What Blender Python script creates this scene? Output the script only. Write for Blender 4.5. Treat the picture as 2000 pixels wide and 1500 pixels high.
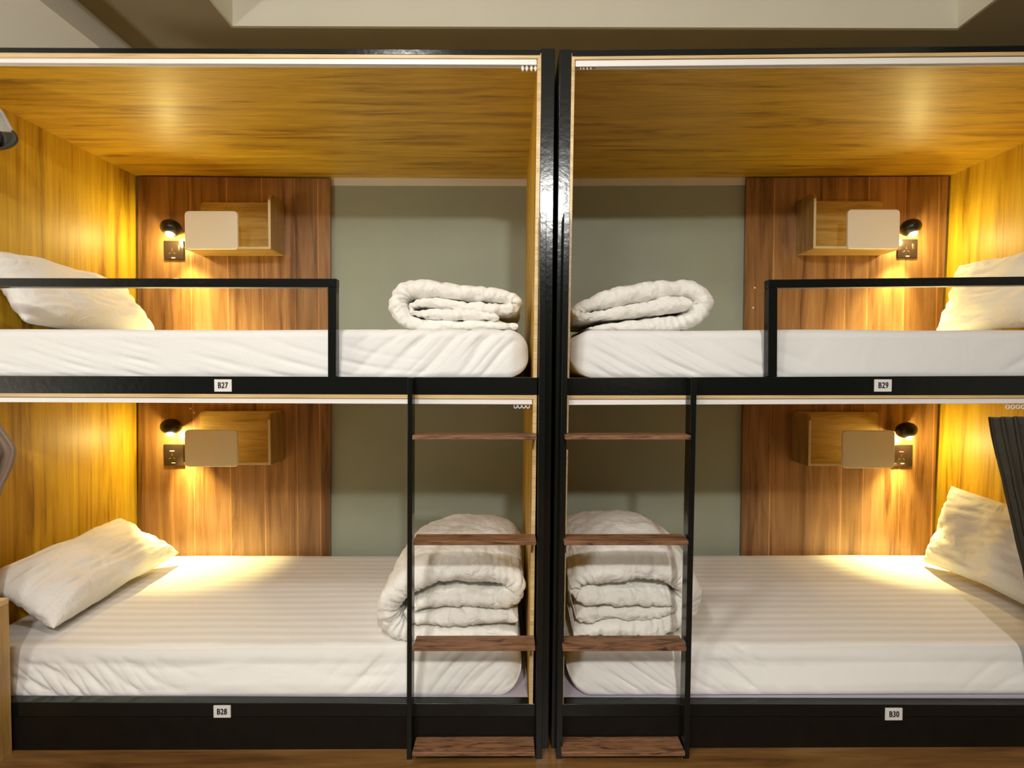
import bpy, bmesh, math, random
from mathutils import Vector, Matrix, noise

random.seed(7)
for o in list(bpy.data.objects):
    bpy.data.objects.remove(o)
C = bpy.context.scene.collection
R = math.radians

# ------------------------------------------------------------------ camera
HZ = 1.206            # eye height above the floor
D0 = 1.65             # distance from the eye to the front of the bunks
F = 1026.0            # focal length in pixels of a 2000 px wide frame
cam_d = bpy.data.cameras.new('camera')
cam_d.sensor_width = 36.0
cam_d.lens = F / 2000.0 * 36.0
cam_d.clip_start = 0.02
cam = bpy.data.objects.new('camera', cam_d)
C.objects.link(cam)
cam.location = (0, -D0, HZ)
PITCH = math.atan(25.0 / F)
YAW = math.atan(5.0 / F)
cam.rotation_euler = (math.pi / 2 - PITCH, 0, -YAW)
bpy.context.scene.camera = cam
CR = cam.rotation_euler.to_matrix()

# ------------------------------------------------------------------ view, world, room lights
sc = bpy.context.scene
sc.view_settings.view_transform = 'Standard'
sc.view_settings.look = 'None'
sc.view_settings.gamma = 1.0
sc.view_settings.use_curve_mapping = False
sc.view_settings.exposure = 0.0

w = bpy.data.worlds.new('world')
sc.world = w
w.use_nodes = True
w.node_tree.nodes['Background'].inputs[0].default_value = (1.0, 0.93, 0.80, 1)
w.node_tree.nodes['Background'].inputs[1].default_value = 0.10


def area_light(name, loc, size, power, col, rot=(0, 0, 0), shape='DISK'):
    d = bpy.data.lights.new(name, 'AREA')
    d.shape = shape
    d.size = size
    d.energy = power
    d.color = col
    o = bpy.data.objects.new(name, d)
    C.objects.link(o)
    o.location = loc
    o.rotation_euler = rot
    return o


ROOM = (1.0, 0.975, 0.925)
area_light('ceiling_lamp_near', (-0.55, -1.30, HZ + 1.62), 0.22, 17, ROOM)
area_light('ceiling_lamp_far', (0.37, -3.1, HZ + 1.50), 0.17, 62, ROOM, rot=(R(25), 0, 0))
area_light('ceiling_lamp_aisle', (-0.9, -2.9, HZ + 1.6), 0.5, 33, ROOM, rot=(R(25), 0, 0))
# unseen fill lights, no real fittings, added to brighten the soffits from below
area_light('soffit_fill_light', (-3.5, -2.0, 0.7), 0.6, 70, ROOM, rot=(math.pi, 0, 0))
area_light('soffit_fill_light', (1.2, -3.4, 1.1), 0.8, 14, ROOM, rot=(math.pi, 0, 0))
LAMP = (1.0, 0.80, 0.28)


def P(px, py, Y):
    """point of the plane y=Y that shows at this place of the photograph"""
    d = CR @ Vector(((px - 1000.0) / F, (750.0 - py) / F, -1.0))
    t = (Y + D0) / d.y
    return Vector((d.x * t, Y, HZ + d.z * t))


# ------------------------------------------------------------------ object helpers
def tag(o, label=None, cat=None, group=None, kind=None):
    if label: o['label'] = label
    if cat: o['category'] = cat
    if group: o['group'] = group
    if kind: o['kind'] = kind
    return o


def link(name, me, mat=None, parent=None):
    o = bpy.data.objects.new(name, me)
    C.objects.link(o)
    if mat: me.materials.append(mat)
    if parent:
        o.parent = parent
        o.matrix_parent_inverse = Matrix.Translation(parent.location).inverted() if parent.parent is None \
            else Matrix.Identity(4)
    return o


def thing(name, loc, label, cat, group=None):
    o = bpy.data.objects.new(name, None)
    C.objects.link(o)
    o.location = loc
    o.empty_display_size = 0.05
    return tag(o, label, cat, group)


def from_bm(name, bm, mat=None, parent=None, smooth=False, bevel=0, seg=2, auto=False):
    bmesh.ops.recalc_face_normals(bm, faces=bm.faces)
    me = bpy.data.meshes.new(name)
    bm.to_mesh(me)
    bm.free()
    if smooth or bevel:
        for p in me.polygons: p.use_smooth = True
    o = link(name, me, mat, parent)
    if bevel:
        m = o.modifiers.new('bevel', 'BEVEL')
        m.width = bevel
        m.segments = seg
        m.limit_method = 'ANGLE'
        m.angle_limit = R(35)
        m.harden_normals = True
    return o


def hexa(bm, v):
    """eight corners: 0-3 the front ring, 4-7 the same ring at the back"""
    vs = [bm.verts.new(p) for p in v]
    for f in ((0, 1, 2, 3), (7, 6, 5, 4), (0, 4, 5, 1), (1, 5, 6, 2), (2, 6, 7, 3), (3, 7, 4, 0)):
        bm.faces.new([vs[i] for i in f])


def box(bm, x0, x1, y0, y1, z0, z1):
    hexa(bm, [(x0, y0, z0), (x1, y0, z0), (x1, y0, z1), (x0, y0, z1),
              (x0, y1, z0), (x1, y1, z0), (x1, y1, z1), (x0, y1, z1)])


def quad(bm, pts, Y0, Y1, Yref=None):
    """four photograph corners (bl, br, tr, tl) seen at depth Yref, extruded straight from Y0 to Y1"""
    q = [P(x, y, Y0 if Yref is None else Yref) for x, y in pts]
    hexa(bm, [(p.x, Y0, p.z) for p in q] + [(p.x, Y1, p.z) for p in q])


def quad_obj(name, pts, Y0, Y1, mat, parent=None, bevel=0.0015, Yref=None):
    bm = bmesh.new()
    quad(bm, pts, Y0, Y1, Yref)
    return from_bm(name, bm, mat, parent, bevel=bevel)


def box_obj(name, x0, x1, y0, y1, z0, z1, mat, parent=None, bevel=0.0):
    bm = bmesh.new()
    box(bm, x0, x1, y0, y1, z0, z1)
    return from_bm(name, bm, mat, parent, bevel=bevel)


def grid_mesh(name, rows, mat, parent=None, closed=False, cap=False):
    """rows of points -> smooth surface; closed joins each row into a ring"""
    bm = bmesh.new()
    V = [[bm.verts.new(p) for p in r] for r in rows]
    n = len(rows[0])
    for i in range(len(rows) - 1):
        for j in range(n if closed else n - 1):
            k = (j + 1) % n
            bm.faces.new((V[i][j], V[i][k], V[i + 1][k], V[i + 1][j]))
    if cap:
        bm.faces.new(V[0][::-1])
        bm.faces.new(V[-1])
    bmesh.ops.remove_doubles(bm, verts=bm.verts, dist=1e-6)
    return from_bm(name, bm, mat, parent, smooth=True)


def cyl(bm, p0, p1, r0, r1=None, n=24):
    p0, p1 = Vector(p0), Vector(p1)
    r1 = r0 if r1 is None else r1
    a = (p1 - p0).normalized()
    u = a.orthogonal().normalized()
    v = a.cross(u)
    A, B = [], []
    for i in range(n):
        t = 2 * math.pi * i / n
        dd = u * math.cos(t) + v * math.sin(t)
        A.append(bm.verts.new(p0 + dd * r0))
        B.append(bm.verts.new(p1 + dd * r1))
    for i in range(n):
        k = (i + 1) % n
        bm.faces.new((A[i], A[k], B[k], B[i]))
    bm.faces.new(A[::-1])
    bm.faces.new(B)


def cr(pts, n):
    """Catmull-Rom through tuples of any length, n samples"""
    m = len(pts)
    out = []
    for i in range(n):
        t = i / (n - 1) * (m - 1)
        k = min(int(t), m - 2)
        f = t - k
        p0, p1, p2, p3 = pts[max(k - 1, 0)], pts[k], pts[k + 1], pts[min(k + 2, m - 1)]
        out.append(tuple(0.5 * (2 * b + (c - a) * f + (2 * a - 5 * b + 4 * c - d) * f * f
                                + (3 * b - a - 3 * c + d) * f ** 3) for a, b, c, d in zip(p0, p1, p2, p3)))
    return out


# ------------------------------------------------------------------ materials
def mat_base(name):
    m = bpy.data.materials.new(name)
    m.use_nodes = True
    nt = m.node_tree
    b = nt.nodes['Principled BSDF']
    return m, nt, b


def plain(name, col, rough=0.5, spec=0.5, metal=0.0, noise_amt=0.0, nscale=20, bump=0.0, bscale=200, coat=0.0):
    m, nt, b = mat_base(name)
    b.inputs['Base Color'].default_value = (*col, 1)
    b.inputs['Roughness'].default_value = rough
    b.inputs['Metallic'].default_value = metal
    b.inputs['Specular IOR Level'].default_value = spec
    b.inputs['Coat Weight'].default_value = coat
    tc = nt.nodes.new('ShaderNodeTexCoord')
    if noise_amt:
        n = nt.nodes.new('ShaderNodeTexNoise')
        n.inputs['Scale'].default_value = nscale
        n.inputs['Detail'].default_value = 5
        nt.links.new(tc.outputs['Object'], n.inputs['Vector'])
        r = nt.nodes.new('ShaderNodeValToRGB')
        r.color_ramp.elements[0].position = 0.3
        r.color_ramp.elements[1].position = 0.7
        r.color_ramp.elements[0].color = (*[c * (1 - noise_amt) for c in col], 1)
        r.color_ramp.elements[1].color = (*[min(1, c * (1 + noise_amt)) for c in col], 1)
        nt.links.new(n.outputs['Fac'], r.inputs['Fac'])
        nt.links.new(r.outputs['Color'], b.inputs['Base Color'])
    if bump:
        n2 = nt.nodes.new('ShaderNodeTexNoise')
        n2.inputs['Scale'].default_value = bscale
        n2.inputs['Detail'].default_value = 4
        nt.links.new(tc.outputs['Object'], n2.inputs['Vector'])
        bp = nt.nodes.new('ShaderNodeBump')
        bp.inputs['Strength'].default_value = bump
        bp.inputs['Distance'].default_value = 0.003
        nt.links.new(n2.outputs['Fac'], bp.inputs['Height'])
        nt.links.new(bp.outputs['Normal'], b.inputs['Normal'])
    return m


def wood(name, dark, mid, light, grain='X', across=26.0, along=1.6, rough=0.38, coat=0.25, coat_rough=0.3,
         fibre=0.35, planks=None, lean=0.0, distort=0.7):
    m, nt, b = mat_base(name)
    N, L = nt.nodes.new, nt.links.new
    tc = N('ShaderNodeTexCoord')
    mp = N('ShaderNodeMapping')
    s = [across] * 3
    s['XYZ'.index(grain)] = along
    mp.inputs['Scale'].default_value = s
    L(tc.outputs['Object'], mp.inputs['Vector'])
    n1 = N('ShaderNodeTexNoise')
    n1.inputs['Scale'].default_value = 1.0
    n1.inputs['Detail'].default_value = 7
    n1.inputs['Roughness'].default_value = 0.62
    n1.inputs['Distortion'].default_value = distort
    L(mp.outputs['Vector'], n1.inputs['Vector'])
    r = N('ShaderNodeValToRGB')
    e = r.color_ramp.elements
    e[0].position, e[0].color = 0.33, (*dark, 1)
    e[1].position, e[1].color = 0.68, (*light, 1)
    k = e.new(0.46)
    k.color = (*mid, 1)
    L(n1.outputs['Fac'], r.inputs['Fac'])
    mp2 = N('ShaderNodeMapping')
    s2 = [across * 9] * 3
    s2['XYZ'.index(grain)] = along * 4
    mp2.inputs['Scale'].default_value = s2
    L(tc.outputs['Object'], mp2.inputs['Vector'])
    n2 = N('ShaderNodeTexNoise')
    n2.inputs['Scale'].default_value = 1.0
    n2.inputs['Detail'].default_value = 3
    L(mp2.outputs['Vector'], n2.inputs['Vector'])
    mr = N('ShaderNodeMapRange')
    mr.inputs[1].default_value, mr.inputs[2].default_value = 0.3, 0.7
    mr.inputs[3].default_value, mr.inputs[4].default_value = 1.0 - fibre * 0.5, 1.0 + fibre * 0.5
    L(n2.outputs['Fac'], mr.inputs[0])
    mul = N('ShaderNodeVectorMath')
    mul.operation = 'SCALE'
    L(r.outputs['Color'], mul.inputs[0])
    L(mr.outputs[0], mul.inputs['Scale'])
    out = mul.outputs[0]
    if planks:
        # tint of each plank and the pale joint between neighbours, by place across the board
        sep = N('ShaderNodeSeparateXYZ')
        L(tc.outputs['Object'], sep.inputs[0])
        ml = N('ShaderNodeMath'); ml.operation = 'MULTIPLY_ADD'
        ml.inputs[1].default_value = -lean
        L(sep.outputs['Z'], ml.inputs[0])
        L(sep.outputs['X'], ml.inputs[2])
        x0, x1 = planks[0] - 0.3, planks[-1] + 0.3
        m2 = N('ShaderNodeMapRange')
        m2.inputs[1].default_value, m2.inputs[2].default_value = x0, x1
        L(ml.outputs[0], m2.inputs[0])
        rp = N('ShaderNodeValToRGB')
        rp.color_ramp.interpolation = 'CONSTANT'
        el = rp.color_ramp.elements
        tints = [0.93, 1.05, 0.96, 1.1, 0.9, 1.03, 0.97, 1.06]
        el[0].position, el[0].color = 0, (tints[0],) * 3 + (1,)
        el[1].position, el[1].color = 1, (1, 1, 1, 1)
        for i, x in enumerate(planks):
            a = el.new((x - 0.0025 - x0) / (x1 - x0)); a.color = (1.75, 1.75, 1.7, 1)
            a = el.new((x + 0.0025 - x0) / (x1 - x0)); a.color = (tints[i + 1],) * 3 + (1,)
        L(m2.outputs[0], rp.inputs['Fac'])
        mm = N('ShaderNodeVectorMath'); mm.operation = 'MULTIPLY'
        L(out, mm.inputs[0]); L(rp.outputs['Color'], mm.inputs[1])
        out = mm.outputs[0]
    L(out, b.inputs['Base Color'])
    b.inputs['Roughness'].default_value = rough
    b.inputs['Coat Weight'].default_value = coat
    b.inputs['Coat Roughness'].default_value = coat_rough
    bp = N('ShaderNodeBump')
    bp.inputs['Strength'].default_value = 0.12
    bp.inputs['Distance'].default_value = 0.001
    L(n1.outputs['Fac'], bp.inputs['Height'])
    L(bp.outputs['Normal'], b.inputs['Normal'])
    return m


def fabric(name, col, bump_scale=9.0, strength=0.5, dist=0.012, stripes=False, rough=0.75, sheen=0.2):
    m, nt, b = mat_base(name)
    N, L = nt.nodes.new, nt.links.new
    tc = N('ShaderNodeTexCoord')
    b.inputs['Base Color'].default_value = (*col, 1)
    b.inputs['Roughness'].default_value = rough
    b.inputs['Sheen Weight'].default_value = sheen
    n = N('ShaderNodeTexNoise')
    n.inputs['Scale'].default_value = bump_scale
    n.inputs['Detail'].default_value = 5
    n.inputs['Roughness'].default_value = 0.55
    n.inputs['Distortion'].default_value = 1.2
    L(tc.outputs['Object'], n.inputs['Vector'])
    bp = N('ShaderNodeBump')
    bp.inputs['Strength'].default_value = strength
    bp.inputs['Distance'].default_value = dist
    L(n.outputs['Fac'], bp.inputs['Height'])
    L(bp.outputs['Normal'], b.inputs['Normal'])
    if stripes:
        sep = N('ShaderNodeSeparateXYZ')
        L(tc.outputs['Object'], sep.inputs[0])
        wv = N('ShaderNodeMath'); wv.operation = 'MULTIPLY'; wv.inputs[1].default_value = 2 * math.pi / 0.05
        L(sep.outputs['Y'], wv.inputs[0])
        sn = N('ShaderNodeMath'); sn.operation = 'SINE'
        L(wv.outputs[0], sn.inputs[0])
        mr = N('ShaderNodeMapRange')
        mr.inputs[1].default_value, mr.inputs[2].default_value = -0.35, 0.35
        L(sn.outputs[0], mr.inputs[0])
        mx = N('ShaderNodeMix'); mx.data_type = 'RGBA'
        mx.inputs['A'].default_value = (*[c * 0.90 for c in col], 1)
        mx.inputs['B'].default_value = (*col, 1)
        L(mr.outputs[0], mx.inputs['Factor'])
        L(mx.outputs['Result'], b.inputs['Base Color'])
    return m


OAK_D, OAK_M, OAK_L = (0.29, 0.14, 0.004), (0.55, 0.315, 0.009), (0.70, 0.44, 0.028)
M_oak_x = wood('golden_oak_lengthwise', OAK_D, OAK_M, OAK_L, 'X', across=24, along=2.0, rough=0.5, coat=0.4, coat_rough=0.36)
M_oak_z = wood('golden_oak_upright', OAK_D, OAK_M, OAK_L, 'Z', across=20, along=1.1, fibre=0.2, rough=0.5, coat=0.15, coat_rough=0.45)
M_ply = wood('pale_plywood_edge', (0.55, 0.36, 0.15), (0.66, 0.46, 0.21), (0.75, 0.55, 0.28), 'X', across=40, along=2,
             coat=0)
M_cubby = wood('light_oak_veneer', (0.31, 0.18, 0.04), (0.43, 0.27, 0.07), (0.52, 0.35, 0.11), 'X', across=45, along=4,
               fibre=0.2, coat=0.1)
M_cubby_z = wood('light_oak_veneer_upright', (0.30, 0.17, 0.04), (0.41, 0.25, 0.065), (0.50, 0.33, 0.10), 'Z', across=45,
                 along=4, fibre=0.2, coat=0.1)
M_band = plain('pale_edge_band', (0.74, 0.60, 0.33), rough=0.5)
M_step = wood('brown_oak_tread', (0.035, 0.014, 0.006), (0.19, 0.088, 0.040), (0.28, 0.14, 0.07), 'X', across=42,
              along=6.5, rough=0.5, coat=0.1, distort=2.2, fibre=0.5)
M_black = plain('black_enamel', (0.007, 0.008, 0.007), rough=0.18, bump=0.18, bscale=45, spec=0.35)
M_black_flat = plain('black_board', (0.008, 0.006, 0.004), rough=0.55, noise_amt=0.2, spec=0.2)
M_white_pl = plain('white_aluminium', (0.86, 0.85, 0.82), rough=0.4)
M_cream_l = plain('cream_laminate', (0.90, 0.83, 0.66), rough=0.4, bump=0.1, bscale=400)
M_lampblk = plain('black_plastic', (0.006, 0.005, 0.004), rough=0.35)
M_socket = plain('smoked_black_plate', (0.02, 0.012, 0.008), rough=0.18, spec=0.6)
M_chrome = plain('chrome', (0.8, 0.78, 0.74), rough=0.15, metal=1.0)
M_grey = plain('grey_green_wall_paint', (0.35, 0.385, 0.295), rough=0.6, noise_amt=0.05, nscale=3, bump=0.1, bscale=80)
M_darkwall = plain('dark_brown_wall_paint', (0.045, 0.032, 0.022), rough=0.7)
M_cream = plain('cream_wall_paint', (0.78, 0.745, 0.62), rough=0.8, noise_amt=0.02, nscale=4)
M_white_ceil = plain('white_ceiling_paint', (0.88, 0.865, 0.81), rough=0.8, noise_amt=0.02, nscale=3)
M_taupe = plain('taupe_soffit_paint', (0.36, 0.30, 0.19), rough=0.8, noise_amt=0.05, nscale=5)
M_sheet = fabric('white_striped_sheet', (0.87, 0.86, 0.83), stripes=True, bump_scale=5, strength=0.35, dist=0.01)
M_sheet_u = fabric('white_sheet', (0.80, 0.795, 0.78), bump_scale=6, strength=0.35, dist=0.01)
M_duvet = fabric('white_cotton_duvet', (0.86, 0.84, 0.78), bump_scale=14, strength=0.75, dist=0.014)
M_pillow = fabric('white_pillow_case', (0.86, 0.845, 0.80), bump_scale=10, strength=0.75, dist=0.016)
M_lilac = plain('lilac_mattress_board', (0.52, 0.47, 0.56), rough=0.8)
M_curtain = fabric('dark_olive_curtain', (0.040, 0.035, 0.022), bump_scale=14, strength=0.3, rough=0.6, sheen=0.0)
M_lining = fabric('grey_curtain_lining', (0.42, 0.39, 0.33), bump_scale=14, strength=0.4)
M_taupe_c = fabric('taupe_curtain', (0.26, 0.18, 0.12), bump_scale=12, strength=0.3)
M_floor = wood('brown_floor_boards', (0.09, 0.038, 0.010), (0.17, 0.08, 0.022), (0.25, 0.125, 0.04), 'X', across=14,
               along=1.5, rough=0.35, coat=0.1)
M_ink = plain('black_ink', (0.006, 0.006, 0.006), rough=0.6)
M_plate = plain('white_plate', (0.80, 0.79, 0.76), rough=0.45)
M_pin = plain('pale_plastic', (0.75, 0.72, 0.62), rough=0.4)

M_led, _nt, _b = mat_base('lit_lens')
_b.inputs['Base Color'].default_value = (1, 1, 1, 1)
_b.inputs['Emission Color'].default_value = (1, 0.93, 0.72, 1)
_b.inputs['Emission Strength'].default_value = 45
M_red, _nt, _b = mat_base('red_indicator')
_b.inputs['Base Color'].default_value = (0.6, 0.05, 0.03, 1)
_b.inputs['Emission Color'].default_value = (1, 0.12, 0.08, 1)
_b.inputs['Emission Strength'].default_value = 3

# ------------------------------------------------------------------ the room
YW = 1.02       # face of the back wall


def struct(o):
    o['kind'] = 'structure'
    return o


HS, HL, HT = HZ + 1.45, HZ + 1.334, HZ + 1.78      # taupe soffit, low white soffit, recess top
XW, XE = -4.2, 4.2
YF = -4.2
struct(box_obj('floor', XW, XE, YF, YW + 0.1, -0.1, 0, M_floor))
struct(box_obj('wall_back', XW, XE, YW, YW + 0.12, 0, HT, M_grey))
struct(box_obj('wall_front', XW, XE, YF - 0.1, YF, 0, HT, M_darkwall))
struct(box_obj('wall_left', XW - 0.1, XW, YF, YW, 0, HT, M_cream))
struct(box_obj('wall_right', XE, XE + 0.1, YF, YW, 0, HT, M_cream))
bm = bmesh.new()
box(bm, XW, XE, YF, YW, HT, HT + 0.1)
struct(from_bm('ceiling', bm, M_cream))
XL, XR_, YR = -1.163, 1.896, 0.60
bm = bmesh.new()      # taupe band round the ceiling recess; its inner faces are cream
e = 0.012
box(bm, -1.69, XL - e, YF, YW, HS, HT)
box(bm, XR_ + e, XE, YF, YW, HS, HT)
box(bm, XL - e, XR_ + e, YR + e, YW, HS, HT)
struct(from_bm('trim_1', bm, M_taupe))
bm = bmesh.new()
box(bm, XL - e, XL, YF, YR + e, HS + 0.001, HT)
box(bm, XR_, XR_ + e, YF, YR + e, HS + 0.001, HT)
box(bm, XL, XR_, YR, YR + e, HS + 0.001, HT)
struct(from_bm('trim_2', bm, M_cream))
struct(box_obj('trim_3', XW, -1.69, YF, YW, HL, HT, M_white_ceil))

# ------------------------------------------------------------------ bunk units
OAKX = {}


def zline(x):      # helper: nothing leans in depth
    return x


def glider(x, y, z, parent, ring=False):
    bm = bmesh.new()
    if ring:
        n, k = 14, 6
        rows = []
        for i in range(n + 1):
            t = 2 * math.pi * i / n
            c = Vector((0.0052 * math.cos(t), 0, 0.0068 * math.sin(t)))
            nrm = c.normalized()
            rows.append([Vector((x, y, z - 0.010)) + c + nrm * 0.0017 * math.cos(a) + Vector((0, 0.0017 * math.sin(a), 0))
                         for a in [2 * math.pi * j / k for j in range(k)]])
        V = [[bm.verts.new(p) for p in r] for r in rows[:-1]]
        for i in range(n):
            for j in range(k):
                bm.faces.new((V[i][j], V[i][(j + 1) % k], V[(i + 1) % n][(j + 1) % k], V[(i + 1) % n][j]))
        cyl(bm, (x, y, z - 0.004), (x, y, z + 0.002), 0.003, n=10)
    else:
        cyl(bm, (x, y, z + 0.002), (x, y, z - 0.006), 0.005, 0.0035, 12)
        cyl(bm, (x, y, z - 0.006), (x, y, z - 0.016), 0.0055, 0.002, 12)
    return from_bm('curtain_glider', bm, M_white_pl, parent, smooth=not ring)


def side_board(name, top, bot, Yr, inner, t, mat, parent, y0=0.003, y1=YW):
    """board from floor to roof; top, bot: photograph points of its inner face; inner=+1 body grows to +X"""
    a, b = P(*top, Yr), P(*bot, Yr)
    k = (a.x - b.x) / (a.z - b.z)
    z0, z1 = 0.0, HZ + 0.985

    def X(z): return a.x + k * (z - a.z)
    bm = bmesh.new()
    q = [(X(z0), z0), (X(z0) + inner * t, z0), (X(z1) + inner * t, z1), (X(z1), z1)]
    if inner < 0: q = [q[1], q[0], q[3], q[2]]
    hexa(bm, [(x, y0, z) for x, z in q] + [(x, y1, z) for x, z in q])
    return from_bm(name, bm, mat, parent), X


def line(p, q, x):
    return p[1] + (q[1] - p[1]) * (x - p[0]) / (q[0] - p[0])


def rail(name, x0, x1, top, bot, Y0, Y1, mat, parent, bevel=0.0015, Yref=None):
    """bar between columns x0, x1; top and bot are pairs of photograph points its edges pass through"""
    return quad_obj(name, [(x0, line(*bot, x0)), (x1, line(*bot, x1)), (x1, line(*top, x1)), (x0, line(*top, x0))],
                    Y0, Y1, mat, parent, bevel, Yref)


def curtain_track(parent, x0, x1, top, bot, Y0, Y1, gl, ring):
    t = rail('curtain_track', x0, x1, top, bot, Y0, Y0 + 0.004, M_white_pl, None, 0.001, Yref=Y0)
    # one channel: front lip, web, back lip
    me = t.data
    bm = bmesh.new()
    bm.from_mesh(me)
    a, b = P(x0, line(*bot, x0), Y0), P(x1, line(*bot, x1), Y0)
    at, bt = P(x0, line(*top, x0), Y0), P(x1, line(*top, x1), Y0)
    hexa(bm, [(a.x, Y1 - 0.004, a.z), (b.x, Y1 - 0.004, b.z), (b.x, Y1 - 0.004, bt.z), (a.x, Y1 - 0.004, at.z),
              (a.x, Y1, a.z), (b.x, Y1, b.z), (b.x, Y1, bt.z), (a.x, Y1, at.z)])
    hexa(bm, [(a.x, Y0 + 0.004, at.z - 0.004), (b.x, Y0 + 0.004, bt.z - 0.004), (b.x, Y0 + 0.004, bt.z),
              (a.x, Y0 + 0.004, at.z),
              (a.x, Y1 - 0.004, at.z - 0.004), (b.x, Y1 - 0.004, bt.z - 0.004), (b.x, Y1 - 0.004, bt.z),
              (a.x, Y1 - 0.004, at.z)])
    bm.to_mesh(me)
    bm.free()
    t.parent = parent
    t.matrix_parent_inverse = Matrix.Translation(parent.location).inverted()
    for gx in gl:
        p = P(gx, line(*bot, gx), (Y0 + Y1) / 2)
        zz = (a.z + b.z) / 2
        g = glider(p.x, (Y0 + Y1) / 2, zz, t, ring)
    return t


def bunk(side):
    L = side == 'L'
    if L:
        root = thing('bunk_bed', (-0.9, 0.5, 0),
                     'left double-decker bunk unit lined in golden oak, the one bearing plates B27 and B28',
                     'bunk bed', 'built-in bunk units')
        xa, xb = -215, 1053       # outer columns of the rails on the front plane
        topA, topB = (0, 92.5), (1052, 97)
        tb0, tb1 = (0, 103), (1052, 108)
        ply1 = (0, 112.5), (1052, 114)
        trk = ((0, 112.5), (1050, 115.5)), ((0, 122.5), (1050, 126.5))
        mid = ((0, 734), (1048, 737)), ((0, 768), (1048, 772))
        mply = (0, 775), (1048, 779.5)
        mtrk = ((0, 776), (1040, 779.5)), ((0, 785.5), (1040, 790))
        low = (0, 1372), (1045, 1375)
        innerL = ((268, 345), (272, 1085), YW)
        innerR = ((1049.5, 130), (1033.5, 1350), 0.0)
        postpts = [(1071, 1500), (1044, 1500), (1056.5, 94), (1084, 94)]
    else:
        root = thing('bunk_bed', (1.2, 0.5, 0),
                     'right double-decker bunk unit lined in golden oak, the one bearing plates B29 and B30',
                     'bunk bed', 'built-in bunk units')
        xa, xb = 1115, 2440
        topA, topB = (1120, 98), (2000, 88.5)
        tb0, tb1 = (1120, 110.5), (2000, 101)
        ply1 = (1120, 116), (2000, 108)
        trk = ((1124, 118), (2000, 110.5)), ((1124, 130), (2000, 122))
        mid = ((1100, 738), (2000, 734)), ((1100, 772.5), (2000, 772))
        mply = (1100, 779.5), (2000, 777.5)
        mtrk = ((1110, 780.5), (2000, 778.5)), ((1110, 791), (2000, 788))
        low = (1100, 1375), (2000, 1377.5)
        innerL = ((1122.7, 130), (1101, 1350), 0.0)
        innerR = ((1853, 345), (1820, 1085), YW)
        postpts = [(1096, 1500), (1076, 1500), (1093, 96), (1117.5, 96)]
    bl, XLf = side_board('side_panel', *innerL, -1, 0.016, M_oak_z, root)
    br, XRf = side_board('side_panel', *innerR, +1, 0.012 if L else 0.016, M_oak_z, root)
    zt = HZ + 0.985
    # pale plywood lipping on the front edge of the centre side board
    Xf, sgn = (XRf, 1) if L else (XLf, -1)
    z0, z1 = P(1040, low[1][1], 0).z - 0.002, zt
    bm = bmesh.new()
    t = 0.0122
    q = [(Xf(z0), z0), (Xf(z0) + sgn * t, z0), (Xf(z1) + sgn * t, z1), (Xf(z1), z1)]
    hexa(bm, [(x, 0.0004, z) for x, z in q] + [(x, 0.003, z) for x, z in q])
    from_bm('edge_lipping', bm, M_ply, root)
    # posts and black outer skins
    b, c = P(*postpts[0], 0), P(*postpts[1], 0)
    d, e_ = P(*postpts[2], 0), P(*postpts[3], 0)

    def ext(a0, a1, z): return a0.x + (a1.x - a0.x) * (z - a0.z) / (a1.z - a0.z)
    if L: left0, left1, right0, right1 = c, d, b, e_
    else: left0, left1, right0, right1 = c, d, b, e_
    zb, ztp = 0.0, d.z

    def post_mesh(y0, y1, z_lo, z_hi, nm, mt):
        bm = bmesh.new()
        q = [(ext(left0, left1, z_lo), z_lo), (ext(right0, right1, z_lo), z_lo),
             (ext(right0, right1, z_hi), z_hi), (ext(left0, left1, z_hi), z_hi)]
        hexa(bm, [(x, y0, z) for x, z in q] + [(x, y1, z) for x, z in q])
        return from_bm(nm, bm, mt, root, bevel=0.002)
    post_mesh(0.0, 0.045, zb, ztp, 'post', M_black)
    post_mesh(0.0455, YW, zb, HZ + 1.005, 'outer_side_panel', M_black_flat)
    # the far end: a post and skin outside the frame
    Xo = (XLf(1.2) - 0.062) if L else (XRf(1.2) + 0.017)
    bm = bmesh.new()
    for za, zb_ in ((0.0, ztp),):
        Xa = (XLf(za) - 0.062) if L else (XRf(za) + 0.0165)
        Xb = (XLf(zb_) - 0.062) if L else (XRf(zb_) + 0.0165)
        hexa(bm, [(Xa, 0, za), (Xa + 0.045, 0, za), (Xb + 0.045, 0, zb_), (Xb, 0, zb_),
                  (Xa, 0.045, za), (Xa + 0.045, 0.045, za), (Xb + 0.045, 0.045, zb_), (Xb, 0.045, zb_)])
    from_bm('post', bm, M_black, root, bevel=0.002)
    # rails
    def end(z):      # column where the far post ends at this height
        return 995 + 622 * ((XLf(z) - 0.061) if L else (XRf(z) + 0.061))
    et, em, eo = end(HZ + 1.0), end(HZ - 0.05), end(HZ - 1.1)
    xt_, xm_, xo_ = ((et, 1056), (em, 1050), (eo, 1045.5)) if L else ((1117, et), (1103, em), (1095, eo))
    rail('top_rail', *xt_, (topA, topB), (tb0, tb1), 0.0, 0.04, M_black, root)
    rail('roof_edge', xa + 6 if L else 1118.5, 1054.5 if L else et - 3, (tb0, tb1), ply1, 0.0, 0.016, M_ply, root, 0.0005)
    zc = HZ + 0.986
    bm = bmesh.new()
    xl, xr = XLf(zc), XRf(zc)
    fl = P(xa, line(tb0, tb1, xa), 0).z + 0.0
    za_, zb2 = P(max(xa, 0), line(*ply1, max(xa, 0)), 0).z, P(min(xb, 2000), line(*ply1, min(xb, 2000)), 0).z
    if L: kb = P(268, 345, YW).z, P(1030, 350, YW).z
    else: kb = P(1120, 350, YW).z, P(1853, 344.5, YW).z
    y0c = 0.0165
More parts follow.
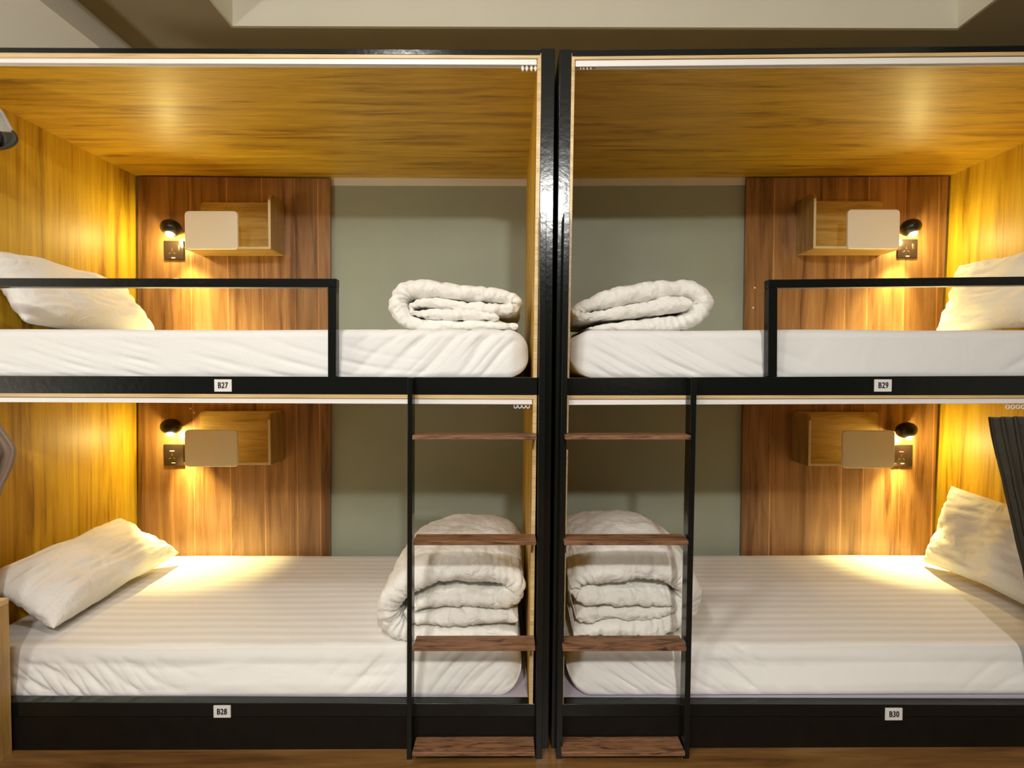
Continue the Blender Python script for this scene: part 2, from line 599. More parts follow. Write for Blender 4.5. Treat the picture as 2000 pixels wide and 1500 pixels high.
    hexa(bm, [(xl, y0c, za_), (xr, y0c, zb2), (xr, y0c, zb2 + 0.01), (xl, y0c, za_ + 0.01),
              (xl, YW - 0.001, kb[0]), (xr, YW - 0.001, kb[1]), (xr, YW - 0.001, kb[1] + 0.01),
              (xl, YW - 0.001, kb[0] + 0.01)])
    from_bm('roof_panel', bm, M_oak_x, root)
    rail('middle_rail', *xm_, *mid, 0.0, 0.04, M_black, root)
    rail('deck_edge', xm_[0] + 1, xm_[1] - 3, mid[1], mply, 0.0, 0.016, M_ply, root, 0.0005)
    box_obj('upper_deck', XLf(HZ - 0.05) + 0.0005, XRf(HZ - 0.05) - 0.0005, 0.041, YW - 0.001, HZ - 0.084, HZ - 0.022,
            M_oak_x, root)
    rail('bottom_rail', *xo_, low, ((low[0][0], 1400), (low[1][0], 1400)), 0.0, 0.037, M_black, root, 0.002)
    rail('base_panel', *xo_, ((0, 1400.3), (2000, 1400.3)), ((0, 1475), (2000, 1475)), 0.0002, 0.024, M_black_flat,
         root, 0)
    zl = P(900, low[1][1], 0).z
    box_obj('lower_deck', XLf(0.15) + 0.002, XRf(0.15) - 0.002, 0.0375, YW - 0.001, zl - 0.022, zl - 0.001, M_lilac,
            root)
    # curtain tracks
    if L:
        curtain_track(root, -180, 1048.5, *trk, 0.0035, 0.0225, [1021, 1029, 1038, 1046], False)
        curtain_track(root, -180, 1039.5, *mtrk, 0.0035, 0.0225, [1007, 1015, 1023, 1031], True)
    else:
        curtain_track(root, 1124, 2378, *trk, 0.0035, 0.0225, [1134, 1140, 1147, 1154], False)
        curtain_track(root, 1110, 2348, *mtrk, 0.0035, 0.0225, [1968, 1978, 1988, 1998], True)
    # guard rail
    g = thing_part = None
    bm = bmesh.new()
    if L:
        quad(bm, [(-215, 560), (657, 561), (657, 544), (-215, 542.5)], 0.004, 0.034)
        quad(bm, [(640, 736), (656, 736), (656.7, 561.2), (640, 561.0)], 0.004, 0.034)
    else:
        quad(bm, [(1501, 562.5), (2405, 552), (2405, 535), (1501, 546)], 0.004, 0.034)
        quad(bm, [(1500, 736), (1518, 736), (1519, 562.5), (1501, 562.7)], 0.004, 0.034)
    from_bm('guard_rail', bm, M_black, root, bevel=0.002)
    # brown planked headboard on the wall
    if L:
        pts = [(270, 1100), (645, 1100), (645, 349), (270, 344)]
        px = [380, 450, 517, 581, 625]
        kk = 0.0
        ps = [P(x, 725, YW).x for x in px]
        lean = 0.0
    else:
        pts = [(1447, 1100), (1818.5, 1100), (1852.5, 344), (1458, 348)]
        lean = (P(1458, 348, YW).x - P(1447, 1085, YW).x) / 1.92
        ps = [P(x, 500, YW).x - lean * P(x, 500, YW).z for x in (1505, 1646, 1689, 1759, 1825)]
    mt = wood('brown_oak_planks_' + ('west' if L else 'east'), (0.13, 0.052, 0.013), (0.28, 0.132, 0.042),
              (0.43, 0.225, 0.085), 'Z', across=20, along=1.2, rough=0.36, coat=0.3, coat_rough=0.28, planks=ps,
              lean=lean, fibre=0.25)
    hb = quad_obj('headboard_panel', pts, YW - 0.02, YW - 0.0005, mt, root, 0.001)
    for (sx, sy) in ([(372, 798), (379, 806)] if L else [(1474, 562), (1471, 601)]):
        p = P(sx, sy, YW - 0.021)
        bm = bmesh.new()
        cyl(bm, (p.x, YW - 0.0225, p.z), (p.x, YW - 0.0195, p.z), 0.0045, 0.005, 12)
        from_bm('screw_cap', bm, M_pin, hb)
    return root, XLf, XRf


B_L, LL, LR = bunk('L')
B_R, RL, RR = bunk('R')
# cream strip left unpainted along the top of the grey wall
bm = bmesh.new()
quad(bm, [(646, 362), (1034, 363), (1034, 347), (646, 347)], YW - 0.004, YW)
struct(from_bm('trim_4', bm, M_cream))
bm = bmesh.new()
quad(bm, [(1066, 363), (1456, 361), (1456, 347), (1066, 347)], YW - 0.004, YW)
struct(from_bm('trim_5', bm, M_cream))


# ------------------------------------------------------------------ ladders
def ladder(side):
    L = side == 'L'
    yb, yf = -0.001, -0.046
    if L:
        root = thing('ladder', (-0.1, -0.03, 0), 'black metal ladder with brown wooden treads on the left bunk unit',
                     'ladder', 'ladders up to the top bunks')
        quad_obj('upright', [(794, 1500 + 90), (803.5, 1590), (805.5, 737), (796, 737)], yf, yb, M_black, root,
                 Yref=yf)
        quad_obj('upright', [(1045.5, 1590), (1058, 1590), (1067.5, 415), (1055, 415)], yf, yb, M_black, root,
                 Yref=yf)
        xs = [(805, 1048.5), (806, 1047.5), (806, 1045.5), (805, 1044.5)]
    else:
        root = thing('ladder', (0.36, -0.03, 0), 'black metal ladder with brown wooden treads on the right bunk unit',
                     'ladder', 'ladders up to the top bunks')
        quad_obj('upright', [(1333, 1590), (1344, 1590), (1361.5, 737), (1350, 737)], yf, yb, M_black, root, Yref=yf)
        quad_obj('upright', [(1085, 1590), (1096.5, 1590), (1113, 415), (1101.5, 415)], yf, yb, M_black, root,
                 Yref=yf)
        xs = [(1104, 1350), (1102, 1345), (1099, 1341), (1097, 1338.5)]
    ys = [(850.5, 858), (1057, 1063), (1264, 1270.5), (1470, 1476)]
    for (x0, x1), (yt, yo) in zip(xs, ys):
        yF = -0.072
        bm = bmesh.new()
        a, b = P(x0, yo, yF), P(x1, yo, yF)
        zt = P(x0, yt, yF).z
        th = 0.013
        box(bm, a.x, b.x, yF, -0.002, zt - th, zt)
        from_bm('step', bm, M_step, root, bevel=0.0015)
    return root


ladder('L')
ladder('R')


# ------------------------------------------------------------------ number plates
def plate(text, x0, x1, y0, y1, label):
    a, b = P(x0, y1, -0.003), P(x1, y0, -0.003)
    bm = bmesh.new()
    yb = -0.0002 if y0 < 1000 else 0.0055
    if y0 > 1000:
        box(bm, a.x, b.x, -0.003, 0.0058, a.z, b.z)
    else:
        box(bm, a.x, b.x, -0.003, -0.0002, a.z, b.z)
    o = from_bm('number_plate', bm, M_plate, None, bevel=0.0006)
    tag(o, label, 'number plate', 'bunk number plates')
    cu = bpy.data.curves.new('lettering', 'FONT')
    cu.body = text
    cu.align_x, cu.align_y = 'CENTER', 'CENTER'
    cu.size = (b.z - a.z) * 0.68
    cu.extrude = 0.0003
    cu.space_character = 1.12
    tmp = bpy.data.objects.new('tmp', cu)
    C.objects.link(tmp)
    dg = bpy.context.evaluated_depsgraph_get()
    me = bpy.data.meshes.new_from_object(tmp.evaluated_get(dg))
    bpy.data.objects.remove(tmp)
    me.materials.clear()
    me.transform(Matrix.Translation(((a.x + b.x) / 2, -0.0034, (a.z + b.z) / 2)) @
                 Matrix.Rotation(math.pi / 2, 4, 'X') @ Matrix.Diagonal((0.72, 1, 1, 1)))
    bm = bmesh.new()
    for dx, dz in ((0, 0), (0.0007, 0), (-0.0007, 0), (0.0004, 0.0004), (-0.0004, -0.0004)):
        m2 = me.copy()
        m2.transform(Matrix.Translation((dx, -0.00004 * len(bm.verts) / 500, dz)))
        bm.from_mesh(m2)
        bpy.data.meshes.remove(m2)
    bm.to_mesh(me)
    bm.free()
    t = bpy.data.objects.new('lettering', me)
    C.objects.link(t)
    me.materials.append(M_ink)
    t.parent = o
    return o


plate('B27', 418.5, 452, 741, 765, 'small white plate reading B27 on the middle rail of the left unit')
plate('B28', 417, 450, 1378.5, 1402, 'small white plate reading B28 below the lower left mattress')
plate('B29', 1708, 1742, 741, 765, 'small white plate reading B29 on the middle rail of the right unit')
plate('B30', 1729.5, 1763, 1383.5, 1407, 'small white plate reading B30 below the lower right mattress')


# ------------------------------------------------------------------ wall boxes by the pillows
def rrect(w, h, r, corners=(1, 1, 1, 1), n=6):
    """outline of a rounded rectangle from (0,0) to (w,h); corners bl, br, tr, tl"""
    pts = []
    cs = [((r, r), 180), ((w - r, r), 270), ((w - r, h - r), 0), ((r, h - r), 90)]
    sq = [(0, 0), (w, 0), (w, h), (0, h)]
    for (c, a0), s, k in zip(cs, sq, corners):
        if k:
            for i in range(n + 1):
                a = R(a0 + 90 * i / n)
                pts.append((c[0] + r * math.cos(a), c[1] + r * math.sin(a)))
        else:
            pts.append(s)
    return pts


def prism(bm, pts3a, pts3b):
    A = [bm.verts.new(p) for p in pts3a]
    B = [bm.verts.new(p) for p in pts3b]
    n = len(A)
    for i in range(n):
        k = (i + 1) % n
        bm.faces.new((A[i], A[k], B[k], B[i]))
    bm.faces.new(A[::-1])
    bm.faces.new(B)


def cubby(flip, xs_outer, xs_far, ytop, ybot, wx0, wx1, wy0, wy1, label):
    """open-topped wall box. xs_outer: column (on the board) of the side-board end, xs_far: of the open end"""
    yb = YW - 0.0205
    dep = 0.148
    a, b = P(xs_outer, ybot, yb), P(xs_far, ytop, yb)
    s = -1 if not flip else 1        # direction from the side board to the open end
    W, H = abs(b.x - a.x), b.z - a.z
    t = 0.012
    root = thing('wall_box', (a.x + s * W / 2, yb - dep / 2, a.z), label, 'shelf', 'wall boxes by the pillows')

    def X(u): return a.x + s * u
    # back board
    o = rrect(W, H, 0.018, (0, 0, 1, 1))
    bm = bmesh.new()
    prism(bm, [(X(u), yb - t, a.z + v) for u, v in o], [(X(u), yb, a.z + v) for u, v in o])
    from_bm('back_board', bm, M_cubby, root, bevel=0.001)
    # side board
    o = rrect(dep - t, H, 0.03, (0, 0, 0, 1))    # u runs from the front towards the wall
    bm = bmesh.new()
    prism(bm, [(X(0), yb - dep + u, a.z + v) for u, v in o], [(X(t), yb - dep + u, a.z + v) for u, v in o])
    from_bm('side_board', bm, M_cubby_z, root, bevel=0.001)
    bm = bmesh.new()
    e0, e1 = sorted((X(0.0004), X(t - 0.0004)))
    box(bm, e0, e1, yb - dep - 0.0008, yb - dep + 0.0002, a.z + 0.001, a.z + H - 0.031)
    from_bm('edge_band', bm, M_band, root)
    bm = bmesh.new()
    e0, e1 = sorted((X(t), X(W - 0.002)))
    box(bm, e0, e1, yb - dep - 0.00015, yb - dep + 0.0002, a.z + 0.0006, a.z + t - 0.0006)
    from_bm('edge_band', bm, M_band, root)
    # bottom board
    bm = bmesh.new()
    x0, x1 = sorted((X(t + 0.0003), X(W)))
    box(bm, x0, x1, yb - dep, yb - t - 0.0003, a.z, a.z + t)
    from_bm('bottom_board', bm, M_cubby, root, bevel=0.001)
    # cream front panel
    yf = yb - dep - 0.0002
    p, q = P(wx0, wy1, yf - 0.014), P(wx1, wy0, yf - 0.014)
    o = rrect(q.x - p.x, q.z - p.z, 0.018)
    bm = bmesh.new()
    prism(bm, [(p.x + u, yf - 0.014, p.z + v) for u, v in o], [(p.x + u, yf, p.z + v) for u, v in o])
    f = from_bm('front_panel', bm, M_cream_l, root, bevel=0.003)
    f['label'] = 'cream laminate front panel'
    # little closing board at the open end, set behind the front panel
    bm = bmesh.new()
    xm = (p.x + 0.012) if not flip else (q.x - 0.024)
    return root


cubby(False, 555.5, 394, 396.5, 500, 361, 463.5, 412, 486.5,
      'oak wall box with cream front beside the lamp, top bunk of the left unit')
cubby(False, 555, 392.5, 802.5, 898, 361, 463, 839.5, 912,
      'oak wall box with cream front beside the lamp, lower bunk of the left unit')
cubby(True, 1555, 1721, 394, 499, 1655.5, 1758.5, 409, 486,
      'oak wall box with cream front beside the lamp, top bunk of the right unit')
cubby(True, 1546, 1712, 804, 900, 1645.5, 1748.5, 841, 914.5,
      'oak wall box with cream front beside the lamp, lower bunk of the right unit')


# ------------------------------------------------------------------ sockets and reading lamps
def socket(x0, x1, y0, y1, label, red=False):
    yb = YW - 0.0205
    a, b = P(x0, y1, yb - 0.008), P(x1, y0, yb - 0.008)
    o = box_obj('wall_socket', a.x, b.x, yb - 0.008, yb, a.z, b.z, M_socket, None, 0.0015)
    tag(o, label, 'socket', 'sockets under the reading lamps')
    W, H = b.x - a.x, b.z - a.z
    cx, cz = a.x + W * 0.42, a.z + H * 0.42

    def slot(dx, dz, w_, h_, ang, mat, nm):
        bm = bmesh.new()
        box(bm, -w_ / 2, w_ / 2, -0.001, 0.0008, -h_ / 2, h_ / 2)
        bm.transform(Matrix.Translation((cx + dx, yb - 0.0082, cz + dz)) @ Matrix.Rotation(R(ang), 4, 'Y'))
        s = from_bm(nm, bm, mat, o)
        return s
    slot(0, 0.010, 0.0035, 0.014, 0, M_chrome, 'contact')
    slot(-0.011, -0.008, 0.0035, 0.013, 50, M_chrome, 'contact')
    slot(0.011, -0.008, 0.0035, 0.013, -50, M_chrome, 'contact')
    slot(0.006, -0.031, 0.018, 0.0035, 0, M_pin, 'mark')
    if y0 > 800:
        slot(0, 0.029, 0.022, 0.004, 0, M_red if red else M_pin, 'mark')
    else:
        slot(0.034, 0.018, 0.007, 0.026, 0, M_chrome, 'switch')
    return o


socket(320.5, 358, 470, 507, 'black wall socket under the reading lamp, top bunk of the left unit')
socket(320.5, 358, 868, 909.5, 'black wall socket under the reading lamp, lower bunk of the left unit')
socket(1754, 1792.5, 467, 503.5, 'black wall socket under the reading lamp, top bunk of the right unit')
socket(1744, 1783, 869, 911, 'black wall socket with red mark, lower bunk of the right unit', True)


def reading_lamp(hx, hy, bx, by, label, tgt, power=4.4):
    """round black head (hx, hy) whose lit lens (bx, by) looks down"""
    yh = YW - 0.078
    h = P(hx, hy, yh)
    root = thing('reading_lamp', (h.x, YW - 0.02, h.z), label, 'lamp', 'reading lamps')
    b = P(bx, by, yh - 0.01)
    # rose on the board and a short arm
    bm = bmesh.new()
    k = P(hx, hy, YW - 0.03)
    cyl(bm, (k.x, YW - 0.028, k.z), (k.x, YW - 0.0205, k.z), 0.022, 0.025, 28)
    from_bm('wall_rose', bm, M_lampblk, root, smooth=False, bevel=0.002)
    bm = bmesh.new()
    cyl(bm, (k.x, YW - 0.030, k.z), (h.x, yh + 0.02, h.z), 0.008, n=16)
    from_bm('arm', bm, M_lampblk, root, smooth=True)
    # head: a dome closed at the top, tipped so that the lens looks down and outwards
    ax = (b - h)
    ax = ax.normalized()
    rows = []
    n = 32
    u = ax.orthogonal().normalized()
    v = ax.cross(u)
    prof = [(-0.044, 0.001), (-0.043, 0.012), (-0.038, 0.026), (-0.028, 0.038), (-0.014, 0.046), (0.002, 0.047),
            (0.014, 0.042), (0.023, 0.033), (0.028, 0.026), (0.0265, 0.023), (0.0225, 0.021)]
    for s_, r_ in prof:
        rows.append([h + ax * s_ + (u * math.cos(2 * math.pi * i / n) + v * math.sin(2 * math.pi * i / n)) * r_
                     for i in range(n)])
    hd = grid_mesh('lamp_head', rows, M_lampblk, root, closed=True)
    bm = bmesh.new()
    bmesh.ops.create_uvsphere(bm, u_segments=20, v_segments=12, radius=0.0185)
    lc = h + ax * 0.026
    bm.transform(Matrix.Translation(lc))
    ln = from_bm('lens', bm, M_led, hd, smooth=True)
    ln['label'] = 'glowing lens'
    d = bpy.data.lights.new('reading_light', 'POINT')
    d.energy = power
    d.color = LAMP
    d.shadow_soft_size = 0.012
    o = bpy.data.objects.new('reading_light', d)
    C.objects.link(o)
    o.location = lc + ax * 0.024
    d = bpy.data.lights.new('reading_beam', 'SPOT')
    d.energy = power * 15.0
    d.color = LAMP
    d.spot_size = R(72)
    d.spot_blend = 1.0
    d.shadow_soft_size = 0.012
    o = bpy.data.objects.new('reading_beam', d)
    C.objects.link(o)
    o.location = lc + ax * 0.036
    dirv = tgt - o.location
    o.rotation_euler = dirv.to_track_quat('-Z', 'Y').to_euler()
    return root


reading_lamp(334, 447, 330, 466, 'small round black reading lamp, lit, top bunk of the left unit', P(395, 660, 0.90))
reading_lamp(334, 835, 331, 864, 'small round black reading lamp, lit, lower bunk of the left unit', P(395, 1108, 0.90))
reading_lamp(1779, 446, 1788, 466, 'small round black reading lamp, lit, top bunk of the right unit', P(1745, 660, 0.90))
reading_lamp(1771, 842, 1782, 868, 'small round black reading lamp, lit, lower bunk of the right unit', P(1752, 1108, 0.90))


# ------------------------------------------------------------------ mattresses
def ridge(t):
    return (0.5 + 0.5 * math.sin(t)) ** 3


def mattress(name, x0, x1, y0, y1, z0, z1, r, mat, label, folds, seed=0, nx=620, sag=None):
    """soft slab; folds = (centre x, half width, angle, wavelength, depth, bottom bias)"""
    rows = []
    prof = []
    # closed profile in (Y, Z), dense on the front face

    def arc(cy, cz, a0, a1, n):
        for i in range(n + 1):
            a = R(a0 + (a1 - a0) * i / n)
            prof.append((cy + r * math.cos(a), cz + r * math.sin(a), math.cos(a), math.sin(a)))
    nf, nt_ = 34, 44
    yb0 = 0.0375       # the front leans back from the rail to the top edge
    for i in range(nf):
        f = i / nf
        ff = min(1, f * 6)
        prof.append((yb0 + (y0 - yb0) * f + 0.008 * (1 - ff) ** 2, z0 + (z1 - z0 - r) * f, -1, 0))
    arc(y0 + r, z1 - r, 180, 90, 10)
    for i in range(1, nt_):
        prof.append((y0 + r + (y1 - y0 - 2 * r) * i / nt_, z1, 0, 1))
    arc(y1 - r, z1 - r, 90, 0, 5)
    arc(y1 - r, z0 + r, 0, -90, 4)
    prof.append(((y0 + y1) / 2, z0, 0, -1))
    cy, cz = (y0 + y1) / 2, (z0 + z1) / 2
    xsn = []
    for i in range(nx + 1):
        xsn.append(x0 + (x1 - x0) * i / nx)
    re = 0.075
    # extra rows at the rounded ends
    ends = [x0 + re * (1 - math.cos(R(a))) for a in (0, 8, 16, 26, 38, 52, 68)]
    xs = ends + [x for x in xsn if x0 + re * 0.7 < x < x1 - re * 0.7] + [x1 + x0 - e_ for e_ in ends[::-1]]
    for x in xs:
        de = min(x - x0, x1 - x)
        ins = 0.0
        if de < re:
            ins = re - math.sqrt(max(0, re * re - (re - de) ** 2))
        row = []
        for (py, pz, ny, nz) in prof:
            ky = 1 - ins / ((y1 - y0) / 2)
            kz = 1 - ins * 0.9 / ((z1 - z0) / 2)
            yy = cy + (py - cy) * ky
            zz = cz + (pz - cz) * kz
            dsp = 0.0
            front = max(0, -ny)
            if front > 0.05 or (nz > 0.5 and py < y0 + 0.25):
                wtop = 1 if front > 0.05 else max(0, 1 - (py - y0) / 0.25)
                for (fc, fw, ang, lam, amp, bias) in folds:
                    mk = max(0, 1 - abs(x - fc) / fw)
                    if mk <= 0: continue
                    mk = mk ** 0.5
                    nz_ = noise.noise(Vector((x * 3 + seed, zz * 5, seed))) * 4.0
                    hgt = (pz - z0) / (z1 - z0)
                    b_ = (1 - hgt) ** bias if bias > 0 else 1
                    coord = (x * math.cos(R(ang)) + (zz if front > 0.05 else z1 + 0.4 * (py - y0)) * math.sin(R(ang)))
                    dsp += amp * 1.5 * (0.55 + 1.1 * noise.noise(Vector((x * 6, zz * 3, seed + 5)))) * mk * wtop * b_ * ridge(2 * math.pi * coord / lam + nz_)
            n3 = noise.noise(Vector((x * 2.3 + seed * 3, yy * 4, zz * 6))) * 0.004
            if nz > 0.9:
                n3 += noise.noise(Vector((x * 5 + seed, yy * 22, 1.3))) * 0.0012
            dsp = -dsp + n3
            if front > 0.05: dsp *= min(1.0, (pz - z0) / 0.02)
            row.append((x, yy + ny * dsp, zz + nz * dsp if nz > 0 else zz))
        rows.append(row)
    o = grid_mesh(name, rows, mat, None, closed=True, cap=True)
    tag(o, label, 'mattress', 'mattresses in white fitted sheets')
    return o


ZU = HZ - 0.0215      # top of the upper deck
ZLd = P(900, 1375, 0).z - 0.0005   # top of the lower deck
UT = HZ + 0.137
LT = HZ - 0.925
mattress('mattress', LL(1.3) + 0.01, LR(1.25) - 0.012, 0.055, YW - 0.025, ZU, UT, 0.032, M_sheet_u,
         'mattress in a smooth white sheet, top bunk of the left unit',
         [(-0.15, 0.36, -52, 0.060, 0.008, 0), (-1.1, 0.85, 78, 0.05, 0.007, 1.0), (-0.1, 0.3, -48, 0.026, 0.003, 0.3),
          (-1.4, 0.6, 74, 0.022, 0.003, 1.0)], seed=1)
mattress('mattress', RL(1.25) + 0.012, RR(1.3) - 0.01, 0.055, YW - 0.025, ZU, UT - 0.001, 0.034, M_sheet_u,
         'mattress in a smooth white sheet, top bunk of the right unit',
         [(0.55, 0.45, 66, 0.06, 0.008, 0.6), (1.75, 0.3, -68, 0.06, 0.007, 1.2), (0.45, 0.4, 60, 0.027, 0.003, 0.5)], seed=4)
mattress('mattress', LL(0.2) + 0.012, LR(0.2) - 0.022, 0.075, YW - 0.025, ZLd, LT, 0.045, M_sheet,
         'mattress in a striped white sheet, lower bunk of the left unit',
         [(-0.25, 0.42, -52, 0.075, 0.008, 0.4), (-1.5, 0.5, 66, 0.05, 0.009, 0.8), (-0.9, 0.9, 88, 0.06, 0.003, 0), (-1.6, 0.5, 52, 0.026, 0.004, 0.8),
          (-0.15, 0.35, -46, 0.03, 0.004, 0.4)],
         seed=9)
mattress('mattress', RL(0.2) + 0.02, RR(0.2) - 0.012, 0.075, YW - 0.025, ZLd, LT, 0.045, M_sheet,
         'mattress in a striped white sheet, lower bunk of the right unit',
         [(0.55, 0.5, 60, 0.065, 0.009, 0.3), (1.75, 0.3, -62, 0.06, 0.007, 1.0), (0.45, 0.4, 54, 0.03, 0.004, 0.3)], seed=13)


# ------------------------------------------------------------------ pillows
def pillow(c, u, v, a, b, t, label, seed, droop=0.0):
    """c centre; u, v unit vectors along its length and width; a, b half sizes; t half thickness"""
    c, u, v = Vector(c), Vector(u).normalized(), Vector(v)
    v = (v - u * v.dot(u)).normalized()
    nn = u.cross(v).normalized()
    if nn.z < 0: nn = -nn
    n = 64
    bm = bmesh.new()
    rings = {}
    for s in (1, -1):
        for i in range(n + 1):
            for j in range(n + 1):
                p = math.sin(math.pi / 2 * (2 * i / n - 1))
                q = math.sin(math.pi / 2 * (2 * j / n - 1))
                edge = (i in (0, n)) or (j in (0, n))
                if edge and s == -1:
                    rings[(s, i, j)] = rings[(1, i, j)]
                    continue
                w1 = 1 - 0.075 * (1 - q * q) ** 1.0
                w2 = 1 - 0.10 * (1 - p * p) ** 1.0
                x = a * p * (1 - 0.085 * (1 - abs(q)) ** 0.8) * (1.0)
                y = b * q * (1 - 0.10 * (1 - abs(p)) ** 0.8)
                hh = t * (max(0, (1 - p ** 4)) * max(0, (1 - q ** 4))) ** 0.55
                ed = min(1 - abs(p), 1 - abs(q))
                wr = noise.noise(Vector((p * 2.2 + seed, q * 2.2, s))) * 0.016
                rad = math.atan2(q, p)
                wr += noise.noise(Vector((p * 3 * b / a + q * 7 + seed, q * 2 - p * 3, s * 3))) * 0.011
                fr = noise.noise(Vector((p * 9 if abs(q) > abs(p) else q * 9, seed * 2, s))) * 0.010 \
                    * math.exp(-ed * 7)
                hh = hh + (wr * min(1, hh / t * 1.5) + fr * (0.4 if edge else 1)) * (1 if hh > 0 else 0.6)
                pos = c + u * x + v * y + nn * s * hh - Vector((0, 0, 1)) * droop * p * p
                if edge:
                    pos = c + u * x + v * y + nn * (fr * 0.8) - Vector((0, 0, 1)) * droop * p * p
                rings[(s, i, j)] = bm.verts.new(pos)
    for s in (1, -1):
        for i in range(n):
            for j in range(n):
                f = [rings[(s, i, j)], rings[(s, i + 1, j)], rings[(s, i + 1, j + 1)], rings[(s, i, j + 1)]]
                bm.faces.new(f if s == 1 else f[::-1])
    o = from_bm('pillow', bm, M_pillow, None, smooth=True)
    m = o.modifiers.new('smooth', 'SUBSURF')
    m.levels = m.render_levels = 1
    return tag(o, label, 'pillow', 'white pillows at the heads of the bunks')


def lean_pillow(xb, xt, yc, zb, zt_, a, t, label, seed, skew=0.0, tw=0.0, uz=0.0):
    """leans on a side board: bottom edge at x=xb, z=zb, top edge at x=xt, z=zt_"""
    B, T = Vector((xb, yc, zb)), Vector((xt, yc + skew, zt_))
    pillow((B + T) / 2, (tw, 1, uz), T - B, a, (T - B).length / 2, t, label, seed)


lean_pillow(-1.655, -1.84, 0.50, HZ + 0.165, HZ + 0.415, 0.34, 0.075,
            'white pillow propped against the oak end, top bunk of the left unit', 3, uz=-0.02, tw=0.0)
lean_pillow(-1.58, -1.845, 0.53, LT + 0.05, HZ - 0.715, 0.345, 0.08,
            'white pillow slumped against the oak end, lower bunk of the left unit', 8, skew=-0.07, uz=0.035)
lean_pillow(2.03, 2.14, 0.52, HZ + 0.165, HZ + 0.50, 0.33, 0.075,
            'white pillow standing against the oak end, top bunk of the right unit', 14)
lean_pillow(1.965, 2.09, 0.54, LT + 0.03, HZ - 0.55, 0.33, 0.075,
            'white pillow standing behind the dark curtain, lower bunk of the right unit', 21, skew=-0.11)


# ------------------------------------------------------------------ folded duvets
def duvet(pts, Yf, depth, label, seed, amp=0.007, zfloor=None, bulge=0.0, N=640):
    """pts: (photo x, photo y, half thickness px) along the folded quilt as it shows at its front edge"""
    sp = cr(pts, N)
    sc_ = (D0 + Yf) / F
    cen = [(P(x, y, Yf), max(3, h) * sc_) for x, y, h in sp]
    # arc length
    S = [0]
    for i in range(1, N): S.append(S[-1] + (cen[i][0] - cen[i - 1][0]).length)
    rows = []
    curv = [0.0] * N
    for i in range(6, N - 6):
        t0 = cen[i][0] - cen[i - 6][0]
        t1 = cen[i + 6][0] - cen[i][0]
        curv[i] = t0.angle(t1, 0.0) / max(1e-5, (t0.length + t1.length) / 2)
    for i, (p, h) in enumerate(cen):
        a = cen[max(i - 1, 0)][0]
        b = cen[min(i + 1, N - 1)][0]
        t = (b - a).normalized()
        nrm = Vector((-t.z, 0, t.x))
        de = min(S[i], S[-1] - S[i])
        hh = h
        if de < h * 1.2: hh = h * math.sqrt(max(0.0, 1 - (1 - de / (h * 1.2)) ** 2)) + 0.0008
        w_ = depth / 2
        row = []
        shp = []
        ns, na = 26, 10
        for k in range(na + 1):
            g = math.pi * k / na
            shp.append((math.cos(g), -1, math.sin(g)))
        for k in range(1, ns):
            shp.append((-1, -1 + 2 * k / ns, 0))
        for k in range(na + 1):
            g = math.pi * k / na
            shp.append((-math.cos(g), 1, math.sin(g)))
        for k in range(1, ns):
            shp.append((1, 1 - 2 * k / ns, 0))
        off = noise.noise(Vector((S[i] * 3.1 + seed, 0.3, seed))) * 0.022
        for (cn, sy, en) in shp:
            rr = hh * 1.15
            fy = sy * (w_ - rr) - (rr * en if sy < 0 else -rr * en)
            Y = Yf + w_ + fy + off * (1 if sy < 0 else 0.3)
            q = p + nrm * hh * cn
            q.y = Y
            # puffs and creases
            nv = Vector((q.x * 9, q.y * 4.5 + S[i] * 2, q.z * 9 + seed))
            cr_ = 1 - abs(noise.noise(Vector((S[i] * 13 + q.y * 9 + seed, q.y * 5, cn)))) * 2
            d = noise.noise(nv) * amp + (max(0, cr_) ** 3) * -amp * 0.7
            d *= min(1, hh / h + 0.1)
            ed = en
            d += noise.noise(Vector((S[i] * 26 + seed, q.y * 3, 2.0))) * amp * 0.75 * math.exp(-(q.y - Yf) * 14)
            # fine gathers running across the fold, strongest where it turns and on the open front
            w3 = noise.noise(Vector((S[i] * 5 + seed, cn * 0.6, 4.0)))
            g1 = math.sin(S[i] * 260 + cn * 3.2 + 7 * w3 + (q.y - Yf) * 60 * w3)
            msk = math.exp(-(q.y - Yf) * 9) * (0.35 + min(1.2, abs(curv[i]) * 0.04)) * max(0.15, w3 + 0.5)
            d += g1 * amp * 0.42 * msk * min(1, hh / h)
            g2 = 1 - abs(noise.noise(Vector((q.x * 16 + q.y * 22, q.y * 7 - q.x * 6, q.z * 24 + seed)))) * 3
            d -= max(0, g2) ** 2 * amp * 0.6
            dirv = (nrm * cn + Vector((0, -en if sy < 0 else en, 0)))
            if dirv.length > 0: dirv.normalize()
            q = q + dirv * d
            q.z += bulge * max(0, 1 - ((q.y - Yf - w_) / w_) ** 2)
            if zfloor is not None and q.z < zfloor: q.z = zfloor + (q.z - zfloor) * 0.05
            row.append(q)
        rows.append(row)
    o = grid_mesh('folded_duvet', rows, M_duvet, None, closed=True, cap=True)
    return tag(o, label, 'duvet', 'folded white duvets at the feet of the bunks')


